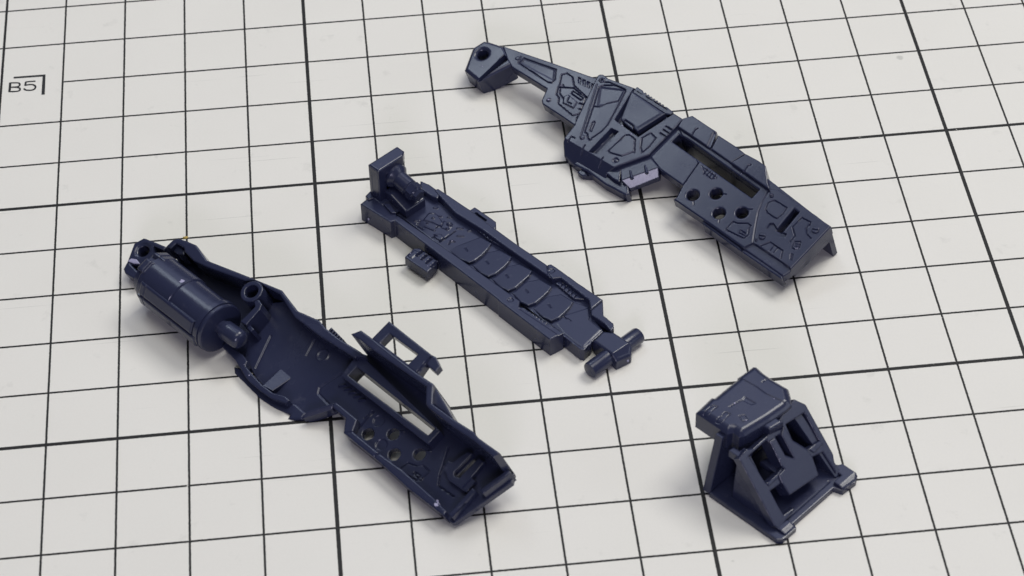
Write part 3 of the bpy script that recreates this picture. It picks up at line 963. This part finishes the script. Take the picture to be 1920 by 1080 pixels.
relief('rail_step', p3, f3, u3('H 1105 262 1225 175 1232 325 1330 405 1336 450 1305 478 1240 405 1110 318', 3.7), 3.7, 3.08, rnd=0.16, res=0.1)
for k, (z0, q) in enumerate(((3.35, 'F 820 160 880 170 1110 320 1080 340 940 260'), (3.3, 'F 1600 690 1690 650 1860 790 1915 860 1790 850'))):
    f_ = [('g', u3(f'F {850 + 34 * j} {165 + 24 * j} {830 + 34 * j} {195 + 24 * j}' if k == 0 else f'F {1680 + 34 * j} {700 + 28 * j} {1650 + 34 * j} {735 + 28 * j}', z0), 0.2, 0.2) for j in range(5)]
    relief('ribbed_ledge', p3, f3, u3(q, z0), z0, 1.2, f_, rnd=0.1, res=0.09)
# end block, hinge knuckle and pins
relief('end_block', p3, f3, u3('H 700 420 830 510 1000 645 1040 652 1105 608 1130 560 1225 470 1100 360 1090 240 930 190', FZ + .05), FZ + .06, 2.3,
       [('p', u3('H 1112 335 1250 408 1200 455 1085 375', FZ), -1.2, 0.15), ('p', u3('H 850 330 1080 260 1090 380 1200 470 1030 640 840 500 760 400', FZ), 0.05, 0.3), ('g', u3('H 810 330 905 385', FZ), .2, .2)], rnd=0.16, res=0.1)
kz = 3.3
relief('hinge_knuckle', p3, f3, u3('H 1130 575 1225 480 1335 488 1520 612 1508 672 1362 745', kz), kz, 2.6, [('s', [u3('H 1345 690', kz)[0], u3('H 1505 585', kz)[0]], 0.8)], rnd=0.4, res=0.09)
pa, pb = u3('H 1095 885', 1.85)[0], u3('H 1592 522', 1.85)[0]
um = (pa[0] + pb[0]) / 2 - 0.1
rod('hinge_pin', p3, f3.P(um, pa[1], 1.85), f3.P(um, pb[1], 1.85), 1.24, 0.28)
relief('rail_end', p3, f3, u3('E 790 465 870 500 990 585 960 640 900 620 780 540', RZ), RZ - .1, 3.2, rnd=0.2)
gate_mark(p3, f3.P(*u3('H 1475 775', 2.0)[0], 2.0), 0.13)
# clips on both sides
cz = 2.9
relief('side_clip', p3, f3, u3('F 102 432 190 350 250 345 F 430 470 420 500 325 585 150 470', cz), cz, 1.6,
       [('g', u3(f'F {225 + 48 * k} {420 + 36 * k} {275 + 48 * k} {375 + 36 * k}', cz), 0.5, 0.45) for k in range(4)] + [('p', u3('F 130 430 200 370 240 390 170 450', cz), .1, .2)], rnd=0.16, res=0.09)
gate_mark(p3, f3.P(*u3('F 330 525', cz)[0], cz), 0.09)
gate_mark(p3, f3.P(*u3('F 158 400', cz)[0], cz), 0.12)
relief('side_clip', p3, f3, u3('E 1275 768 1330 733 1542 880 1545 940 1490 990 1400 930', 3.6), 3.6, 2.4, [('p', u3('E 1330 795 1350 790 1448 865 1440 878', 3.6), -0.9, 0.1)], rnd=0.16, res=0.09)
# tower: back plate, cap, side post, tube
tz = 10.3
t4 = u3('c 228 405 650 112 825 190 440 485', tz)
uu0, uu1 = float(t4[[0, 1], 0].mean()), float(t4[[2, 3], 0].mean())
vv0, vv1 = float(t4[[0, 3], 1].mean()), float(t4[[1, 2], 1].mean())
tower = relief('tower', p3, f3, box_uv(uu0, uu0 + 1.5, vv0, vv1), tz - .02, 7.4, rnd=0.25)
relief('tower_cap', tower, f3, np.array([(uu0 + .02, vv0 + .01), (uu1, vv0 + .01), (uu1, vv1 - .9), (uu1 - .7, vv1), (uu0 + .02, vv1 - .01)]), tz, 1.6, rnd=0.3, res=0.1)
fp = Frame(f3.P(uu0, vv0, 0), f3.U, [0, 0, 1.0])                # near side of the tower, facing the viewer
relief('tower_post', tower, fp, box_uv(0.03, uu1 - uu0 - .03, 3.4, tz - .2), 0.03, 1.4, [('p', box_uv(0.75, 1.35, 4.6, 8.6), -0.8, 0.15)], rnd=0.2, res=0.1)
relief('tower_foot', p3, f3, box_uv(uu0 - .2, uu0 + 5.2, vv0 - .4, vv1 - .2), 4.1, 3.4, [('s', [(uu1 + .4, 0), (uu1 + .4, 10)], 0.25)], rnd=0.2)
cza = 7.4
ta, tb = u3('c 640 560', cza)[0], u3('c 1075 735', cza - .4)[0]
cv = (ta[1] + vv1 + vv0) / 2 * 0 + ta[1]
T0 = f3.P(uu0 + 1.2, cv + .25, cza)
T1 = f3.P(tb[0], cv + .25, cza - 0.9)
TL = float(np.linalg.norm(T1 - T0))
lathe('tube', tower, T0, T1, [(0, 1.0), (0, 2.0), (1.3, 2.0), (1.5, 1.85), (1.9, 1.5), (2.0, 1.38), (TL - 1.7, 1.34), (TL - 1.6, 1.2), (TL - .2, 1.2), (TL, 1.05), (TL, 0)], 40)
lathe('tube_nut', tower, T1 - (T1 - T0) / TL * 1.4, T1 + (T1 - T0) / TL * 0.6, [(0, 0), (0, 1.45), (1.1, 1.45), (1.3, 1.1), (2.0, 1.0), (2.0, 0)], 6, angle=20)
relief('tube_support', p3, f3, box_uv(uu1 - .3, uu1 + 4.6, vv0 + 1.0, vv1 - .9), 5.6, 3.4, [('s', [(uu1 + 1.2, 0), (uu1 + 1.2, 10)], 0.35)], rnd=0.2)
relief('foot_wedge', p3, f3, u3('E 420 700 478 695 545 790 500 790', 4.4), 4.4, 1.6, [('s', [u3('E 420 700', 4.4)[0], u3('E 500 790', 4.4)[0]], 0.3)], rnd=0.1, res=0.08)
relief('end_lug', p3, f3, u3('E 240 620 290 570 330 640 270 660', 4.3), 4.3, 3.2, rnd=0.2)
gate_mark(p3, f3.P(*u3('E 270 850', 2.0)[0], 2.0), 0.14)

# ================================================================== 4: foot bracket
f4 = Frame.plane(-50, 0, (1462, 1024), 0)
p4 = thing('foot_bracket', 'wedge-shaped dark slate plastic bracket with square base, cored slope and block head', 'model part', ground(1460, 930))


def u4(t, n=0.0):
    return f4.uv(t, n)


BW, BD, BZ = 15.9, 12.5, 0.9
base = np.array([(-BD, 0.1), (-.6, 0.0), (0.0, 0.6), (0.0, 3.4), (-0.75, 3.7), (-0.75, BW - 3.6), (0.5, BW - 3.2), (0.75, BW - .6), (0.2, BW + .4), (-2.4, BW + .4), (-4.4, BW - .8), (-BD, BW - .8)])
relief('base_plate', p4, f4, base, BZ, 0.88, [('g', [(-1.9, 3.0), (-1.9, BW - 3.2)], 0.16, 0.12)], rnd=0.12)
relief('front_tab', p4, f4, np.array([(-1.6, 1.3), (-.12, 1.3), (-.12, 3.3), (-1.6, 3.3)]), BZ + .45, 1.1, [('s', [(-.9, 0), (-.9, 5)], 0.35)], rnd=0.12, res=0.09)
relief('front_tab', p4, f4, np.array([(-1.2, BW - 3.1), (0.41, BW - 3.1), (0.62, BW - .6), (0.1, BW + .3), (-2.4, BW + .3), (-3.2, BW - 1.4), (-1.2, BW - 1.4)]), BZ + .5, 1.1, [('s', [(-.2, 0), (-.2, 20)], 0.35)], rnd=0.14, res=0.09)
# back plate
fb = Frame(f4.P(-BD, 0, BZ - .3), f4.V, [0, 0, 1.0])
relief('back_plate', p4, fb, np.array([(0.1, 0), (BW - 1.0, 0), (BW - 2.6, 9.6), (2.2, 9.6)]), 0.0, 1.2, rnd=0.15)
# cored slope
s0 = np.array([-1.2, BZ])
s1 = np.array([-9.4, 10.3])
dirn = (s1 - s0) / np.linalg.norm(s1 - s0)
fs = Frame(f4.P(s0[0], 0, s0[1]), f4.V, f4.U * dirn[0] + np.array([0, 0, dirn[1]]))
if fs.N[2] < 0:
    raise RuntimeError('slope frame')


def us(t, n=0.0):
    return fs.uv(t, n)


sl = us('q 690 640 800 500 900 490 1110 300 r 590 250 720 70 890 150 1300 890 t 1350 300 1240 300 860 620 s 1290 830 1225 770')
sh = [us('q 832 600 1110 358 1335 770 1258 885 1090 1012'), us('q 1232 310 1300 280 1515 625 1385 590'), us('r 590 445 872 268 1092 690 922 822 690 680'),
      us('t 355 560 530 440 640 630 1080 320 980 60 1150 -20 1345 295 1235 400 700 830 560 930 470 780')]
relief('cored_slope', p4, fs, sl, 0.0, 1.3, (), sh, rnd=0.14, res=0.06)
cpn = us('q 1130 300 1240 300 1400 600 1510 620 1300 240 r 600 470 700 690 920 830 1000 930 t 1090 330 650 650 520 440 570 230 q 1340 760', 0.35)
cpn = us('q 1150 380 1235 330 1385 600 1520 640 1330 290 r 560 470 690 690 915 830 990 930 t 1085 330 650 625 535 440 490 330 575 235 530 190', 0.35)
relief('centre_panel', p4, fs, cpn, 0.35, 2.2, rnd=0.14, res=0.06)
relief('inner_shelf', p4, f4, u4('q 1000 680 1120 630 1385 790 1275 880', 5.2), 5.2, 0.9, rnd=0.08, res=0.1)
relief('cross_bar', p4, fs, us('q 1090 1015 1255 880 1300 905 1130 1060'), 0.12, 1.2, rnd=0.1, res=0.09)
relief('cross_bar', p4, fs, us('r 925 825 1085 690 1150 740 1010 880'), 0.12, 1.2, rnd=0.1, res=0.09)
# triangular side ribs
for v0, lean in ((1.5, 0.10), (BW - 2.0, -0.13)):
    frr = Frame(f4.P(0, v0, 0), f4.U, np.array([0, 0, 1.0]) + f4.V * lean)      # N points to the near side
    bk = -9.9 if v0 < 5 else -BD + .6
    relief('side_rib', p4, frr, np.array([(bk, BZ - .3), (-1.3, BZ - .3), (-9.2, 9.3), (bk, 9.3)]), 0.0, 1.25, rnd=0.12, res=0.12)
relief('rib_top', p4, f4, u4('q 535 520 600 468 710 535 795 485 890 508 800 640 680 620', 9.2), 9.25, 1.2, rnd=0.1, res=0.08)
# head block
hz = 11.4
hd = u4('p 200 790 440 562 480 572 828 290 826 268 1060 105 1110 110 1225 212 1370 312 1590 440 1622 560 1640 670 1560 740 1330 900 1150 1010 q 770 260 690 270 600 205 510 228 p 560 1030', hz)
h = lambda t: u4(t, hz)
ft = [('p', h('p 850 300 1100 440 1250 548 1540 680 1700 600 1400 200 1080 80'), 0.10, 0.2),
      ('G', h('p 300 850 450 720 520 740 370 870'), 0.18, 0.09), ('G', h('p 500 950 640 820 720 850 570 980'), 0.18, 0.09),
      ('p', h('p 890 640 930 590 1100 690 1030 710'), -0.10, 0.25), ('G', h('p 850 880 930 860 980 930 900 960'), 0.18, 0.08),
      ('g', h('p 700 745 880 640'), 0.2, 0.08), ('g', h('p 1190 380 1270 330'), 0.2, 0.08)]
relief('head_block', p4, f4, hd, hz, 3.4, ft, rnd=1.1, res=0.075)
relief('head_step', p4, f4, u4('q 1010 120 1150 200 1350 80 p 1330 870 1180 950', hz - .8), hz - 0.8, 1.6, rnd=0.3)
for q, s in (('p 780 688', 0.13), ('p 1370 620', 0.09), ('p 950 945', 0.11)):
    gate_mark(p4, f4.P(*u4(q, hz)[0], hz - .02), s)
gate_mark(p4, fs.P(*us('q 1298 645', .35)[0], 0.33), 0.10)

# a tiny crumb of dried glue on the grid
CRUMB = mat_plastic('yellow_crumb', (0.42, 0.30, 0.08), 0.5)
g0 = ground(348, 446, 0)
V, Fc, k = [], [], 10
for j, (r, z) in enumerate(((0.24, 0.0), (0.28, 0.10), (0.14, 0.22))):
    for i in range(k):
        a = 2 * math.pi * i / k
        q = r * rng.uniform(0.7, 1.2)
        V.append((g0[0] + math.cos(a) * q * 1.5, g0[1] + math.sin(a) * q, z))
for j in range(2):
    for i in range(k):
        Fc.append((j * k + i, j * k + (i + 1) % k, (j + 1) * k + (i + 1) % k, (j + 1) * k + i))
Fc.append(tuple(range(2 * k, 3 * k)))
cr = link_mesh('crumb', V, Fc, CRUMB, None)
cr['label'] = 'tiny yellowish crumb lying on a grid crossing beside the hollow shell'
cr['category'] = 'crumb'
